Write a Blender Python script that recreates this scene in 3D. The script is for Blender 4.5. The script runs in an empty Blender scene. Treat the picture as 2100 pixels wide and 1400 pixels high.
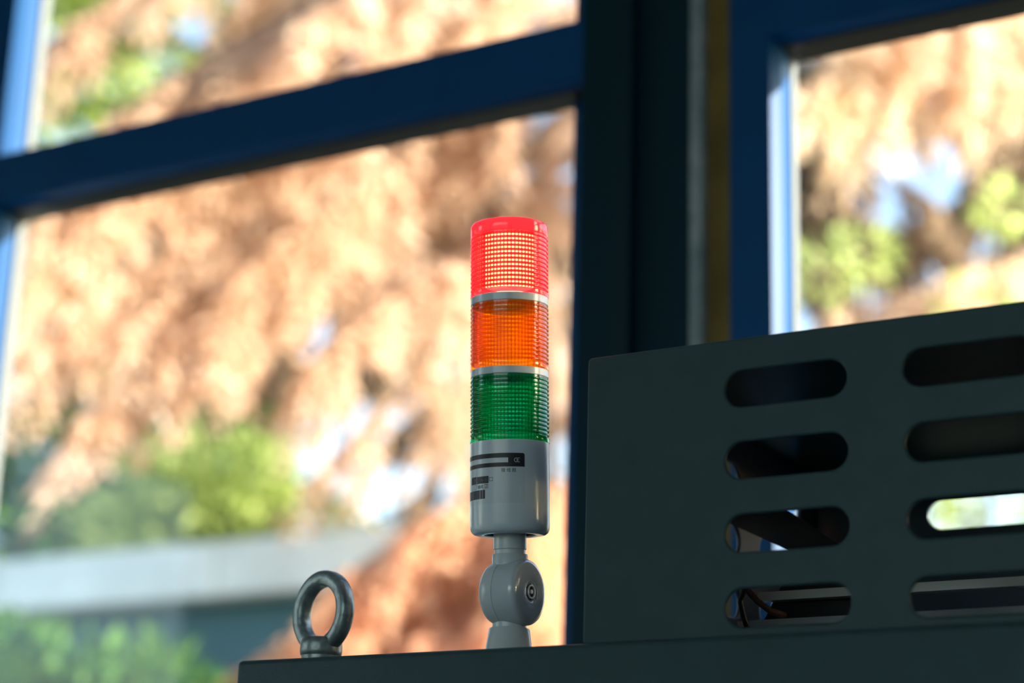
import bpy, bmesh, math, random
import numpy as np
from mathutils import Vector, Matrix

random.seed(7)
RNG = np.random.default_rng(11)
S = bpy.context.scene
COL = S.collection
R = math.radians

# ---------------------------------------------------------------- camera, sky, sun, exposure
cam_d = bpy.data.cameras.new('camera')
cam = bpy.data.objects.new('camera', cam_d)
COL.objects.link(cam)
cam.matrix_world = Matrix(((0.858241, 0.121387, 0.498685, 0.000000), (0.512362, -0.259630, -0.818583, 0.000000), (0.030108, 0.958049, -0.285019, 1.450000), (0, 0, 0, 1)))
cam_d.sensor_width = 36.0
cam_d.lens = 68.0
cam_d.clip_start = 0.05
cam_d.clip_end = 300
cam_d.dof.use_dof = True
cam_d.dof.focus_distance = 1.195
cam_d.dof.aperture_fstop = 3.9
S.camera = cam

W = bpy.data.worlds.new('sky')
S.world = W
W.use_nodes = True
nt = W.node_tree
bg = nt.nodes['Background']
sky = nt.nodes.new('ShaderNodeTexSky')
sky.sky_type = 'NISHITA'
sky.sun_disc = False
sky.sun_elevation = R(18)
sky.sun_rotation = R(62)
sky.air_density = 1.0
sky.dust_density = 1.5
nt.links.new(sky.outputs[0], bg.inputs[0])
bg.inputs[1].default_value = 0.5

sun_d = bpy.data.lights.new('sun', 'SUN')
sun_d.energy = 17.0
sun_d.angle = R(0.7)
sun_d.color = (1.0, 0.94, 0.86)
sun = bpy.data.objects.new('sun', sun_d)
COL.objects.link(sun)
sun.rotation_euler = Vector((0.85, 0.26, 0.28)).to_track_quat('Z', 'Y').to_euler()

S.view_settings.view_transform = 'Standard'
S.view_settings.look = 'None'
S.view_settings.exposure = 0.35
S.view_settings.gamma = 1.0
S.view_settings.use_curve_mapping = False
S.cycles.max_bounces = 10
S.cycles.transparent_max_bounces = 24
S.cycles.sample_clamp_indirect = 6.0


# ---------------------------------------------------------------- materials
def mat(name, col, rough=0.5, metal=0.0, spec=0.5, var=0.0, var_scale=8.0, bump=0.0, bump_scale=300.0,
        bump_dist=0.001, coat=0.0, col2=None):
    m = bpy.data.materials.new(name)
    m.use_nodes = True
    t = m.node_tree
    b = t.nodes['Principled BSDF']
    b.inputs['Base Color'].default_value = (*col, 1)
    b.inputs['Roughness'].default_value = rough
    b.inputs['Metallic'].default_value = metal
    b.inputs['Specular IOR Level'].default_value = spec
    b.inputs['Coat Weight'].default_value = coat
    b.inputs['Coat Roughness'].default_value = 0.08
    tc = t.nodes.new('ShaderNodeTexCoord')
    if var or col2:
        n = t.nodes.new('ShaderNodeTexNoise')
        n.inputs['Scale'].default_value = var_scale
        n.inputs['Detail'].default_value = 5
        t.links.new(tc.outputs['Object'], n.inputs['Vector'])
        rp = t.nodes.new('ShaderNodeValToRGB')
        a = tuple(c * (1 - var) for c in col)
        z = col2 if col2 else tuple(min(1, c * (1 + var)) for c in col)
        rp.color_ramp.elements[0].position = 0.3
        rp.color_ramp.elements[1].position = 0.7
        rp.color_ramp.elements[0].color = (*a, 1)
        rp.color_ramp.elements[1].color = (*z, 1)
        t.links.new(n.outputs['Fac'], rp.inputs[0])
        t.links.new(rp.outputs[0], b.inputs['Base Color'])
    if bump:
        n2 = t.nodes.new('ShaderNodeTexNoise')
        n2.inputs['Scale'].default_value = bump_scale
        n2.inputs['Detail'].default_value = 3
        t.links.new(tc.outputs['Object'], n2.inputs['Vector'])
        bp = t.nodes.new('ShaderNodeBump')
        bp.inputs['Strength'].default_value = bump
        bp.inputs['Distance'].default_value = bump_dist
        t.links.new(n2.outputs['Fac'], bp.inputs['Height'])
        t.links.new(bp.outputs[0], b.inputs['Normal'])
    return m


def facing_fresnel(t, f0):
    """reflectance of a thin clear skin, the same from either side"""
    geo = t.nodes.new('ShaderNodeNewGeometry')
    dot = t.nodes.new('ShaderNodeVectorMath')
    dot.operation = 'DOT_PRODUCT'
    t.links.new(geo.outputs['Normal'], dot.inputs[0])
    t.links.new(geo.outputs['Incoming'], dot.inputs[1])
    prev = dot.outputs['Value']
    for op, a in (('ABSOLUTE', None), ('SUBTRACT', 1.0), ('POWER', 5.0), ('MULTIPLY_ADD', 1 - f0)):
        n = t.nodes.new('ShaderNodeMath')
        n.operation = op
        if op == 'SUBTRACT':
            n.inputs[0].default_value = a
            t.links.new(prev, n.inputs[1])
        else:
            t.links.new(prev, n.inputs[0])
            if a is not None:
                n.inputs[1].default_value = a
        if op == 'MULTIPLY_ADD':
            n.inputs[2].default_value = f0
        prev = n.outputs[0]
    return prev


def lens_mat(name, tint, body, clear, gloss=0.10):
    """coloured clear plastic: tinted see-through part, tinted scattering part, a glossy skin"""
    m = bpy.data.materials.new(name)
    m.use_nodes = True
    t = m.node_tree
    t.nodes.clear()
    out = t.nodes.new('ShaderNodeOutputMaterial')
    tr = t.nodes.new('ShaderNodeBsdfTransparent')
    tr.inputs[0].default_value = (*tint, 1)
    df = t.nodes.new('ShaderNodeBsdfDiffuse')
    df.inputs[0].default_value = (*body, 1)
    tl = t.nodes.new('ShaderNodeBsdfTranslucent')
    tl.inputs[0].default_value = (*body, 1)
    m1 = t.nodes.new('ShaderNodeMixShader')
    m1.inputs[0].default_value = 0.7
    t.links.new(df.outputs[0], m1.inputs[1])
    t.links.new(tl.outputs[0], m1.inputs[2])
    m2 = t.nodes.new('ShaderNodeMixShader')
    m2.inputs[0].default_value = clear
    t.links.new(m1.outputs[0], m2.inputs[1])
    t.links.new(tr.outputs[0], m2.inputs[2])
    gl = t.nodes.new('ShaderNodeBsdfGlossy')
    gl.inputs[0].default_value = (1, 1, 1, 1)
    gl.inputs['Roughness'].default_value = gloss
    m3 = t.nodes.new('ShaderNodeMixShader')
    t.links.new(facing_fresnel(t, 0.04), m3.inputs[0])
    t.links.new(m2.outputs[0], m3.inputs[1])
    t.links.new(gl.outputs[0], m3.inputs[2])
    t.links.new(m3.outputs[0], out.inputs[0])
    return m


def glass_mat():
    m = bpy.data.materials.new('window_glass')
    m.use_nodes = True
    t = m.node_tree
    t.nodes.clear()
    out = t.nodes.new('ShaderNodeOutputMaterial')
    tr = t.nodes.new('ShaderNodeBsdfTransparent')
    tr.inputs[0].default_value = (0.96, 0.985, 0.98, 1)
    gl = t.nodes.new('ShaderNodeBsdfGlossy')
    gl.inputs['Roughness'].default_value = 0.0
    mx = t.nodes.new('ShaderNodeMixShader')
    t.links.new(facing_fresnel(t, 0.02), mx.inputs[0])
    t.links.new(tr.outputs[0], mx.inputs[1])
    t.links.new(gl.outputs[0], mx.inputs[2])
    t.links.new(mx.outputs[0], out.inputs[0])
    return m


def leaf_mat(name, cols, scale=1.2, through=0.4):
    """leaves that let light through; each leaf gets its own shade of the ramp, plants drift in large patches"""
    m = bpy.data.materials.new(name)
    m.use_nodes = True
    t = m.node_tree
    t.nodes.clear()
    out = t.nodes.new('ShaderNodeOutputMaterial')
    geo = t.nodes.new('ShaderNodeNewGeometry')
    tc = t.nodes.new('ShaderNodeTexCoord')
    nz = t.nodes.new('ShaderNodeTexNoise')
    nz.inputs['Scale'].default_value = scale
    nz.inputs['Detail'].default_value = 2
    t.links.new(tc.outputs['Object'], nz.inputs['Vector'])
    ad = t.nodes.new('ShaderNodeMath')
    ad.operation = 'MULTIPLY_ADD'
    t.links.new(geo.outputs['Random Per Island'], ad.inputs[0])
    ad.inputs[1].default_value = 0.45
    mr = t.nodes.new('ShaderNodeMapRange')
    mr.inputs['From Min'].default_value = 0.3
    mr.inputs['From Max'].default_value = 0.7
    mr.inputs['To Max'].default_value = 0.55
    t.links.new(nz.outputs['Fac'], mr.inputs['Value'])
    t.links.new(mr.outputs[0], ad.inputs[2])
    rp = t.nodes.new('ShaderNodeValToRGB')
    el = rp.color_ramp.elements
    while len(el) < len(cols):
        el.new(0.5)
    for i, c in enumerate(cols):
        el[i].position = i / (len(cols) - 1)
        el[i].color = (*c, 1)
    t.links.new(ad.outputs[0], rp.inputs[0])
    df = t.nodes.new('ShaderNodeBsdfDiffuse')
    tl = t.nodes.new('ShaderNodeBsdfTranslucent')
    t.links.new(rp.outputs[0], df.inputs[0])
    t.links.new(rp.outputs[0], tl.inputs[0])
    mx = t.nodes.new('ShaderNodeMixShader')
    mx.inputs[0].default_value = through
    t.links.new(df.outputs[0], mx.inputs[1])
    t.links.new(tl.outputs[0], mx.inputs[2])
    t.links.new(mx.outputs[0], out.inputs[0])
    return m


def glow_mat(name, col, strength):
    m = bpy.data.materials.new(name)
    m.use_nodes = True
    b = m.node_tree.nodes['Principled BSDF']
    b.inputs['Base Color'].default_value = (0.8, 0.75, 0.6, 1)
    b.inputs['Emission Color'].default_value = (*col, 1)
    b.inputs['Emission Strength'].default_value = strength
    return m


M = {
    'coat': mat('dark_powder_coat', (0.026, 0.058, 0.060), 0.46, spec=0.28, var=0.08, var_scale=60, bump=0.22, bump_scale=1100, bump_dist=0.0006),
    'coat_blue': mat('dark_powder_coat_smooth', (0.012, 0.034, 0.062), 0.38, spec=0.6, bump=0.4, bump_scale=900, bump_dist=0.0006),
    'white': mat('white_plastic', (0.62, 0.68, 0.71), 0.28, coat=0.25),
    'grey_plastic': mat('pale_grey_plastic', (0.56, 0.60, 0.60), 0.32, coat=0.2),
    'gloss_plastic': mat('glossy_grey_plastic', (0.54, 0.59, 0.61), 0.2, coat=1.0),
    'hole': mat('dark_recess', (0.03, 0.03, 0.03), 0.7),
    'steel': mat('bright_steel', (0.90, 0.89, 0.84), 0.25, metal=0.25),
    'iron': mat('forged_steel', (0.24, 0.28, 0.27), 0.36, metal=0.6, var=0.35, var_scale=160, bump=0.5, bump_scale=260, bump_dist=0.0008),
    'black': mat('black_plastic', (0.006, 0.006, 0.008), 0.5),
    'ink': mat('black_ink', (0.008, 0.008, 0.009), 0.45),
    'ink_grey': mat('grey_ink', (0.12, 0.13, 0.13), 0.45),
    'ink_red': mat('red_ink', (0.5, 0.07, 0.02), 0.45),
    'film': mat('silver_label_film', (0.57, 0.62, 0.645), 0.35, coat=0.2),
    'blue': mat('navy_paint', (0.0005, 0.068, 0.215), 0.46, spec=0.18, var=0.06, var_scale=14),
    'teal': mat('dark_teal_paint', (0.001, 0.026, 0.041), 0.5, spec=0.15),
    'worn': mat('pale_lit_paint', (0.66, 0.88, 0.90), 0.4, var=0.35, var_scale=30),  # pale base colour stands in for light on the post's edge
    'reveal': mat('pale_outer_frame', (0.11, 0.12, 0.115), 0.6, spec=0.2),
    'wood': mat('yellow_pine', (0.20, 0.135, 0.02), 0.6, var=0.5, var_scale=9),
    'plaster': mat('wall_plaster', (0.44, 0.52, 0.56), 0.85, var=0.05),
    'ceil': mat('ceiling_paint', (0.7, 0.71, 0.72), 0.9),
    'concrete': mat('floor_concrete', (0.11, 0.17, 0.20), 0.6, var=0.2, var_scale=3),
    'yard': mat('yard_asphalt_and_moss', (0.05, 0.055, 0.055), 0.9, var=0.4, var_scale=1.5, col2=(0.05, 0.07, 0.035)),
    'shed_roof': mat('weathered_roof_edge', (0.80, 0.80, 0.74), 0.7, var=0.15, var_scale=2.5),
    'shed_wall': mat('shed_wall', (0.04, 0.11, 0.13), 0.7, var=0.3, var_scale=2.0),
    'bark': mat('bark', (0.10, 0.06, 0.035), 0.9, var=0.4, var_scale=12),
    'cable_brown': mat('brown_cable', (0.09, 0.035, 0.02), 0.5),
    'core': mat('lamp_core', (0.75, 0.75, 0.72), 0.6),
    'glow': glow_mat('lit_lamp_core', (1.0, 0.70, 0.26), 7.0),
    'glass': glass_mat(),
    'red_shell': lens_mat('red_lens', (1.0, 0.60, 0.45), (0.95, 0.07, 0.14), 0.6),
    'red_rib': lens_mat('red_rib', (1.0, 0.04, 0.09), (0.95, 0.04, 0.13), 0.35),
    'orange_shell': lens_mat('orange_lens', (1.0, 0.68, 0.07), (1.0, 0.38, 0.0), 0.84),
    'orange_rib': lens_mat('orange_rib', (1.0, 0.56, 0.02), (1.0, 0.32, 0.0), 0.74),
    'green_shell': lens_mat('green_lens', (0.04, 0.80, 0.52), (0.0, 0.55, 0.26), 0.8),
    'green_rib': lens_mat('green_rib', (0.0, 0.68, 0.42), (0.0, 0.46, 0.22), 0.68),
    'leaf_orange': leaf_mat('autumn_needles', [(0.50, 0.345, 0.225), (0.70, 0.495, 0.34), (0.78, 0.585, 0.43), (0.84, 0.68, 0.54)], 1.1, 0.62),
    'leaf_rust': leaf_mat('rust_needles', [(0.74, 0.42, 0.23), (0.87, 0.56, 0.36), (0.93, 0.69, 0.51)], 1.6, 0.62),
    'leaf_tan': leaf_mat('tan_needles', [(0.50, 0.36, 0.24), (0.80, 0.60, 0.42), (0.90, 0.72, 0.54), (0.80, 0.76, 0.44)], 1.1, 0.55),
    'leaf_brown': leaf_mat('brown_shade_foliage', [(0.18, 0.13, 0.085), (0.35, 0.25, 0.165), (0.49, 0.355, 0.24), (0.25, 0.25, 0.115)], 0.9, 0.6),
    'leaf_green': leaf_mat('green_leaves', [(0.05, 0.13, 0.02), (0.22, 0.38, 0.05), (0.50, 0.62, 0.14)], 1.8),
    'leaf_lime': leaf_mat('lime_leaves', [(0.24, 0.32, 0.08), (0.54, 0.62, 0.20), (0.76, 0.80, 0.40)], 1.6, 0.6),
    'leaf_dark': leaf_mat('dark_green_leaves', [(0.02, 0.06, 0.025), (0.06, 0.15, 0.04), (0.20, 0.32, 0.08)], 1.5),
}


# ---------------------------------------------------------------- object helpers
def tag(o, label=None, cat=None, group=None, kind=None):
    for k, v in (('label', label), ('category', cat), ('group', group), ('kind', kind)):
        if v:
            o[k] = v
    return o


def link(name, me, m, parent=None, smooth=False):
    o = bpy.data.objects.new(name, me)
    if m is not None and not me.materials:
        me.materials.append(m)
    COL.objects.link(o)
    if parent is not None:
        o.parent = parent
    if smooth:
        for p in me.polygons:
            p.use_smooth = True
    return o


def empty(name, loc=(0, 0, 0)):
    o = bpy.data.objects.new(name, None)
    o.empty_display_size = 0.05
    o.location = loc
    COL.objects.link(o)
    return o


def mesh(name, verts, faces):
    me = bpy.data.meshes.new(name)
    me.from_pydata([tuple(v) for v in verts], [], faces)
    me.update()
    return me


def boxes_mesh(name, bxs):
    """several axis-aligned boxes (x0,x1,y0,y1,z0,z1) of one solid in one mesh"""
    v, f = [], []
    for (x0, x1, y0, y1, z0, z1) in bxs:
        n = len(v)
        v += [(x0, y0, z0), (x1, y0, z0), (x1, y1, z0), (x0, y1, z0), (x0, y0, z1), (x1, y0, z1), (x1, y1, z1), (x0, y1, z1)]
        f += [[n + i for i in q] for q in ((0, 3, 2, 1), (4, 5, 6, 7), (0, 1, 5, 4), (1, 2, 6, 5), (2, 3, 7, 6), (3, 0, 4, 7))]
    return mesh(name, v, f)


def rounded_box(name, x0, x1, y0, y1, z0, z1, r, seg=3):
    bm = bmesh.new()
    bmesh.ops.create_cube(bm, size=1)
    for v in bm.verts:
        v.co = Vector((x0 + (v.co.x + .5) * (x1 - x0), y0 + (v.co.y + .5) * (y1 - y0), z0 + (v.co.z + .5) * (z1 - z0)))
    bmesh.ops.bevel(bm, geom=list(bm.edges), offset=r, segments=seg, profile=0.5, affect='EDGES')
    me = bpy.data.meshes.new(name)
    bm.to_mesh(me)
    bm.free()
    return me


def lathe(name, prof, seg=96, mtx=None, close=False):
    """revolve (radius, height) pairs about Z; radius 0 closes to a point"""
    v, f = [], []
    rows = []
    for (r, h) in prof:
        if r < 1e-7:
            rows.append([len(v)])
            v.append(Vector((0, 0, h)))
        else:
            rows.append(list(range(len(v), len(v) + seg)))
            for i in range(seg):
                a = 2 * math.pi * i / seg
                v.append(Vector((r * math.cos(a), r * math.sin(a), h)))
    pairs = list(zip(rows[:-1], rows[1:]))
    if close:
        pairs.append((rows[-1], rows[0]))
    for a, b in pairs:
        for i in range(seg):
            j = (i + 1) % seg
            if len(a) == 1 and len(b) == 1:
                continue
            if len(a) == 1:
                f.append([a[0], b[j], b[i]][::-1])
            elif len(b) == 1:
                f.append([a[i], a[j], b[0]])
            else:
                f.append([a[i], a[j], b[j], b[i]])
    if mtx is not None:
        v = [mtx @ p for p in v]
    me = mesh(name, v, f)
    return me


def auto_smooth(o, deg=35):
    me = o.data
    for p in me.polygons:
        p.use_smooth = True
    bm = bmesh.new()
    bm.from_mesh(me)
    for e in bm.edges:
        if len(e.link_faces) == 2:
            e.smooth = e.calc_face_angle(0) < R(deg)
    bm.to_mesh(me)
    bm.free()
    return o


def tube_mesh(name, pts, rad, seg=8, cap=True):
    pts = [Vector(p) for p in pts]
    n = len(pts)
    rr = rad if hasattr(rad, '__len__') else [rad] * n
    v, f = [], []
    up = Vector((0.13, 0.21, 0.97))
    for i, p in enumerate(pts):
        d = (pts[min(i + 1, n - 1)] - pts[max(i - 1, 0)]).normalized()
        a = d.cross(up)
        if a.length < 1e-3:
            a = d.cross(Vector((1, 0, 0)))
        a.normalize()
        b = d.cross(a)
        for k in range(seg):
            t = 2 * math.pi * k / seg
            v.append(p + (a * math.cos(t) + b * math.sin(t)) * rr[i])
    for i in range(n - 1):
        for k in range(seg):
            j = (k + 1) % seg
            f.append([i * seg + k, i * seg + j, (i + 1) * seg + j, (i + 1) * seg + k])
    if cap:
        f.append(list(range(seg))[::-1])
        f.append([(n - 1) * seg + k for k in range(seg)])
    return mesh(name, v, f)


def from_curve(cu):
    o = bpy.data.objects.new('tmp', cu)
    COL.objects.link(o)
    dg = bpy.context.evaluated_depsgraph_get()
    dg.update()
    me = bpy.data.meshes.new_from_object(o.evaluated_get(dg))
    bpy.data.objects.remove(o)
    return me


def slotted_sheet(name, w0, w1, h0, h1, slots, thick, mtx, corner=0.003, edge=0.0013):
    """sheet in its own (u, v) plane with stadium-shaped slots (u0, u1, vc, radius) cut right through"""
    cu = bpy.data.curves.new(name, 'CURVE')
    cu.dimensions = '2D'
    cu.fill_mode = 'BOTH'
    cu.extrude = thick / 2 - edge
    cu.bevel_depth = edge
    cu.bevel_resolution = 2
    cu.offset = -edge

    def loop(pts):
        s = cu.splines.new('POLY')
        s.points.add(len(pts) - 1)
        for p, q in zip(s.points, pts):
            p.co = (q[0], q[1], 0, 1)
        s.use_cyclic_u = True
    pts = []
    for (cx, cy, a0) in ((w1 - corner, h1 - corner, 0), (w0 + corner, h1 - corner, 90), (w0 + corner, h0 + corner, 180), (w1 - corner, h0 + corner, 270)):
        for k in range(6):
            a = R(a0 + k * 18)
            pts.append((cx + corner * math.cos(a), cy + corner * math.sin(a)))
    loop(pts)
    for (u0, u1, vc, r) in slots:
        pts = []
        for k in range(17):
            a = R(-90 + k * 180 / 16)
            pts.append((u1 - r + r * math.cos(a), vc + r * math.sin(a)))
        for k in range(17):
            a = R(90 + k * 180 / 16)
            pts.append((u0 + r + r * math.cos(a), vc + r * math.sin(a)))
        loop(pts)
    me = from_curve(cu)
    me.transform(mtx)
    me.name = name
    me.materials.clear()
    return me


# ---------------------------------------------------------------- the room
FACE = 1.6          # inner face of the window wall
GL = 1.6365          # glass plane


def struct(name, me, m, parent=None):
    o = link(name, me, m, parent)
    if parent is None:
        o['kind'] = 'structure'
    return o


X0, X1, YB, ZC = -3.4, 2.9, -3.6, 3.35
floor = struct('floor', boxes_mesh('floor', [(X0 - .2, X1 + .2, YB - .2, 1.72, -.2, 0)]), M['concrete'])
ceil = struct('ceiling', boxes_mesh('ceiling', [(X0 - .2, X1 + .2, YB - .2, 1.72, ZC, ZC + .2)]), M['ceil'])
PITCH = 1.0468      # window bay spacing
# the wall around the three window bays (sill wall, head wall, ends)
SILL, HEAD = 0.86, 3.06
bay0 = -1.7806
struct('wall_back', boxes_mesh('wall_back', [
    (X0 - .2, bay0 - 0.004, 1.605, 1.70, 0, ZC),
    (bay0 + 3 * PITCH - .004, X1 + .2, 1.605, 1.70, 0, ZC),
    (bay0 - 0.004, bay0 + 3 * PITCH - .004, 1.605, 1.70, 0, SILL - .003),
    (bay0 - 0.004, bay0 + 3 * PITCH - .004, 1.605, 1.70, HEAD + .003, ZC)]), M['plaster'])
# left wall with a window opening, wall behind the camera with a wide unseen opening added and sized for fill light, right wall closed
struct('wall_left', boxes_mesh('wall_left', [
    (X0 - .2, X0, YB, -0.9, 0, ZC), (X0 - .2, X0, 0.0, 1.605, 0, ZC),
    (X0 - .2, X0, -0.9, 0.0, 0, 1.5), (X0 - .2, X0, -0.9, 0.0, 2.6, ZC)]), M['plaster'])
struct('wall_right', boxes_mesh('wall_right', [(X1, X1 + .2, YB, 1.605, 0, ZC)]), M['plaster'])
struct('wall_front', boxes_mesh('wall_front', [
    (X0 - .2, -2.1, YB - .2, YB, 0, ZC), (1.6, X1 + .2, YB - .2, YB, 0, ZC),
    (-2.1, 1.6, YB - .2, YB, 2.9, ZC)]), M['plaster'])


def ring_loft(name, x0, x1, z0, z1, rings):
    """picture-frame strip inside a rectangular opening: rings of (inset, y)"""
    v, f = [], []
    for (d, y) in rings:
        v += [(x0 + d, y, z0 + d), (x1 - d, y, z0 + d), (x1 - d, y, z1 - d), (x0 + d, y, z1 - d)]
    for k in range(len(rings) - 1):
        for i in range(4):
            j = (i + 1) % 4
            f.append([k * 4 + i, k * 4 + j, k * 4 + 4 + j, k * 4 + 4 + i])
    return mesh(name, v, f)


def bay(n, xo):
    w = empty('window_%d' % n, (xo, FACE, SILL))
    w['kind'] = 'structure'
    w['label'] = ['navy painted wooden window seen behind the signal tower', 'navy painted window behind the slotted dark hood',
                  'navy painted window beyond the hood, next bay along'][n - 1]
    off = Matrix.Translation((-0.0, -FACE, -SILL))

    def part(name, me, m):
        me.transform(off)
        return link(name, me, m, w)
    L0, L1, R0, R1 = -0.043, 0.0, 0.8379, 0.8928      # stile edges, measured from the opening's left edge
    D = 1.653
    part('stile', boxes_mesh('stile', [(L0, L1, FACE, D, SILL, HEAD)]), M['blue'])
    # right stile: flat face, eased shoulder, step back to the post
    x_a, x_b, x_c = R0, 0.8765, R1
    v = []
    for z in (SILL, HEAD):
        v += [(x_a, FACE, z), (x_b, FACE, z), (x_c, FACE + .005, z), (x_c, D, z), (x_a, D, z)]
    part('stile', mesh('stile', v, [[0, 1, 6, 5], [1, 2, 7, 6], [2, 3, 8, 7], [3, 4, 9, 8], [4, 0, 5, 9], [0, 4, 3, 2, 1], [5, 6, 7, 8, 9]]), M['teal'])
    # a narrow stop bead outside the right stile, seen through the glass
    part('stop_bead', boxes_mesh('stop_bead', [(R0 - .0315, R0 + .001, 1.6395, 1.6525, SILL + .05, HEAD - .05)]), M['blue'])
    RT0, RT1 = 2.283, 2.3481
    part('rail', boxes_mesh('rail', [(L1, R0, FACE, D, RT0, RT1)]), M['blue'])
    part('rail', boxes_mesh('rail', [(L1, R0, FACE, D, SILL, SILL + .07)]), M['blue'])
    part('rail', boxes_mesh('rail', [(L1, R0, FACE, D, HEAD - .06, HEAD)]), M['blue'])
    for (z0, z1) in ((SILL + .07, RT0), (RT1, HEAD - .06)):
        part('glazing_bead', ring_loft('glazing_bead', L1, R0, z0, z1, [(0, FACE), (.006, 1.6135), (.006, 1.634), (0, 1.634)]), M['blue'])
        part('outer_reveal', ring_loft('outer_reveal', L1, R0, z0, z1, [(0, 1.639), (.006, 1.639), (.006, D), (0, D)]), M['reveal'])
        part('head_shade', boxes_mesh('head_shade', [(L1 + .004, R0 - .004, 1.6137, 1.6525, z1 - .0085, z1 - .0005)]), M['black'])  # black strip painting the shade on the underside of each pane's head
        part('pane', boxes_mesh('pane', [(L1 + .001, R0 - .001, GL - .002, GL + .002, z0 + .001, z1 - .008)]), M['glass'])
    return w


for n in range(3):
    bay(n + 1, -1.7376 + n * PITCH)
for n in range(3):
    xo = n * PITCH
    # dark post beside the stile, its side coloured pale for the light it catches, and the pine strip between post and next window
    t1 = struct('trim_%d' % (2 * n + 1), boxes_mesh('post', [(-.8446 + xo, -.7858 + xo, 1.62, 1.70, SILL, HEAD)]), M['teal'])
    t1['label'] = 'dark teal post standing right of window frame %s' % ('behind the tower', 'behind the hood', 'beyond the hood')[n]
    t1b = struct('edge_strip', mesh('edge_strip', [(a + xo, b, z) for z in (SILL, HEAD) for (a, b) in ((-.7860, 1.6195), (-.7790, 1.632), (-.7790, 1.66), (-.7860, 1.66))], [[0, 1, 5, 4], [1, 2, 6, 5], [2, 3, 7, 6], [3, 0, 4, 7], [3, 2, 1, 0], [4, 5, 6, 7]]), M['worn'], t1)
    t2 = struct('trim_%d' % (2 * n + 2), boxes_mesh('pine_strip', [(-.7845 + xo, -.7340 + xo, 1.6455, 1.70, SILL, HEAD)]), M['wood'])
    t2['label'] = 'yellow pine strip in the gap beside %s post' % ('the first', 'the second', 'the third')[n]

# ---------------------------------------------------------------- machine cabinet and its slotted hood
CAB_TOP = 1.602
cab = empty('machine_cabinet', (-.3, 1.15, 0))
tag(cab, 'dark grey-green powder-coated machine cabinet carrying tower, eye bolt and hood', 'cabinet')


def put(name, me, m, parent, smooth=False):
    me.transform(Matrix.Translation(-Vector(parent.location)))
    return link(name, me, m, parent, smooth)


auto_smooth(put('body', rounded_box('body', -.7925, 0.40, .975, 1.42, 0.10, CAB_TOP, .0035), M['coat'], cab), 50)
put('plinth', rounded_box('plinth', -.76, 0.37, 1.005, 1.39, 0.0, .11, .002, 1), M['black'], cab)

HX0, HX1, HY0, HY1, HZ0, HZ1 = -.5475, -.0745, .988, 1.341, CAB_TOP, 1.7765
hood = empty('vent_hood', (-.31, 1.16, CAB_TOP))
tag(hood, 'dark powder-coated box hood with rows of rounded vent slots', 'machine hood')
ROWS = [1.7461, 1.7038, 1.6615, 1.6192]
SR, SLOT, CP = .0108, .0748, .1076
TH = .0032
cols = [-.4567 + i * CP for i in range(3)]
Mf = Matrix.Translation((0, HY0 + TH / 2, 0)) @ Matrix.Rotation(R(90), 4, 'X')          # u -> x, v -> z
Ms = Matrix.Translation((HX0 + TH / 2 + .0006, 0, 0)) @ Matrix(((0, 0, 1, 0), (1, 0, 0, 0), (0, 1, 0, 0), (0, 0, 0, 1)))
put('front_panel', slotted_sheet('front_panel', HX0, HX1, HZ0 + .0008, HZ1, [(c, c + SLOT, z, SR) for c in cols for z in ROWS], TH, Mf), M['coat'], hood)
Mb = Matrix.Translation((0, HY1 - TH / 2, 0)) @ Matrix.Rotation(R(90), 4, 'X')
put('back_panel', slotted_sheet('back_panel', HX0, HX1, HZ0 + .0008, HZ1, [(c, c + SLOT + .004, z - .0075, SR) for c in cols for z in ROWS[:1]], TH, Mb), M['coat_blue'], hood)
scol = [1.0194, 1.127, 1.2346]
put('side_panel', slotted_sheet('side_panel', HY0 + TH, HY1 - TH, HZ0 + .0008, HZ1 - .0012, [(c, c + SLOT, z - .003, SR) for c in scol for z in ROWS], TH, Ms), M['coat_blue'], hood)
Ms2 = Matrix.Translation((HX1 - TH / 2 - .0006, 0, 0)) @ Matrix(((0, 0, 1, 0), (1, 0, 0, 0), (0, 1, 0, 0), (0, 0, 0, 1)))
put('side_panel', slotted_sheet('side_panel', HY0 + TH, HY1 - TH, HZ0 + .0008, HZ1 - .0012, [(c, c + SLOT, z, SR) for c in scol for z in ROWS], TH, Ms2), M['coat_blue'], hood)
put('top_panel', rounded_box('top_panel', HX0 + .003, HX1 - .003, HY0 + TH, HY1 - TH, HZ1 - .0024, HZ1 - .0004, .0005, 1), M['coat'], hood)
# inside: two grey rails along the bottom, a black bracket, two cables
v0 = [Vector(p) for p in ((-0.5359, 1.1700, 1.7202), (-0.5040, 1.1700, 1.7193), (-0.4418, 1.1700, 1.6759), (-0.4423, 1.1700, 1.6555), (-0.5008, 1.1700, 1.6895), (-0.5359, 1.1700, 1.7069))]
put('bracket', mesh('bracket', v0 + [p + Vector((0, .003, 0)) for p in v0],
    [[0, 5, 4, 3, 2, 1], [6, 7, 8, 9, 10, 11]] + [[i, (i + 1) % 6, 6 + (i + 1) % 6, 6 + i] for i in range(6)]), M['black'], hood)
v0 = [Vector(p) for p in ((-0.4862, 1.1400, 1.6596), (-0.4259, 1.1400, 1.6606), (-0.4267, 1.1400, 1.6273), (-0.5046, 1.1400, 1.6278))]
put('bracket', mesh('bracket', v0 + [p + Vector((0, .003, 0)) for p in v0],
    [[0, 3, 2, 1], [4, 5, 6, 7]] + [[i, (i + 1) % 4, 4 + (i + 1) % 4, 4 + i] for i in range(4)]), M['black'], hood)
put('cable', tube_mesh('cable', [(-0.4986, 1.1000, 1.6556), (-0.4923, 1.1000, 1.6485), (-0.4887, 1.1050, 1.6429), (-0.4821, 1.1100, 1.6372), (-0.4766, 1.1200, 1.6354)], .0022, 8), M['cable_brown'], hood, True)
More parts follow.
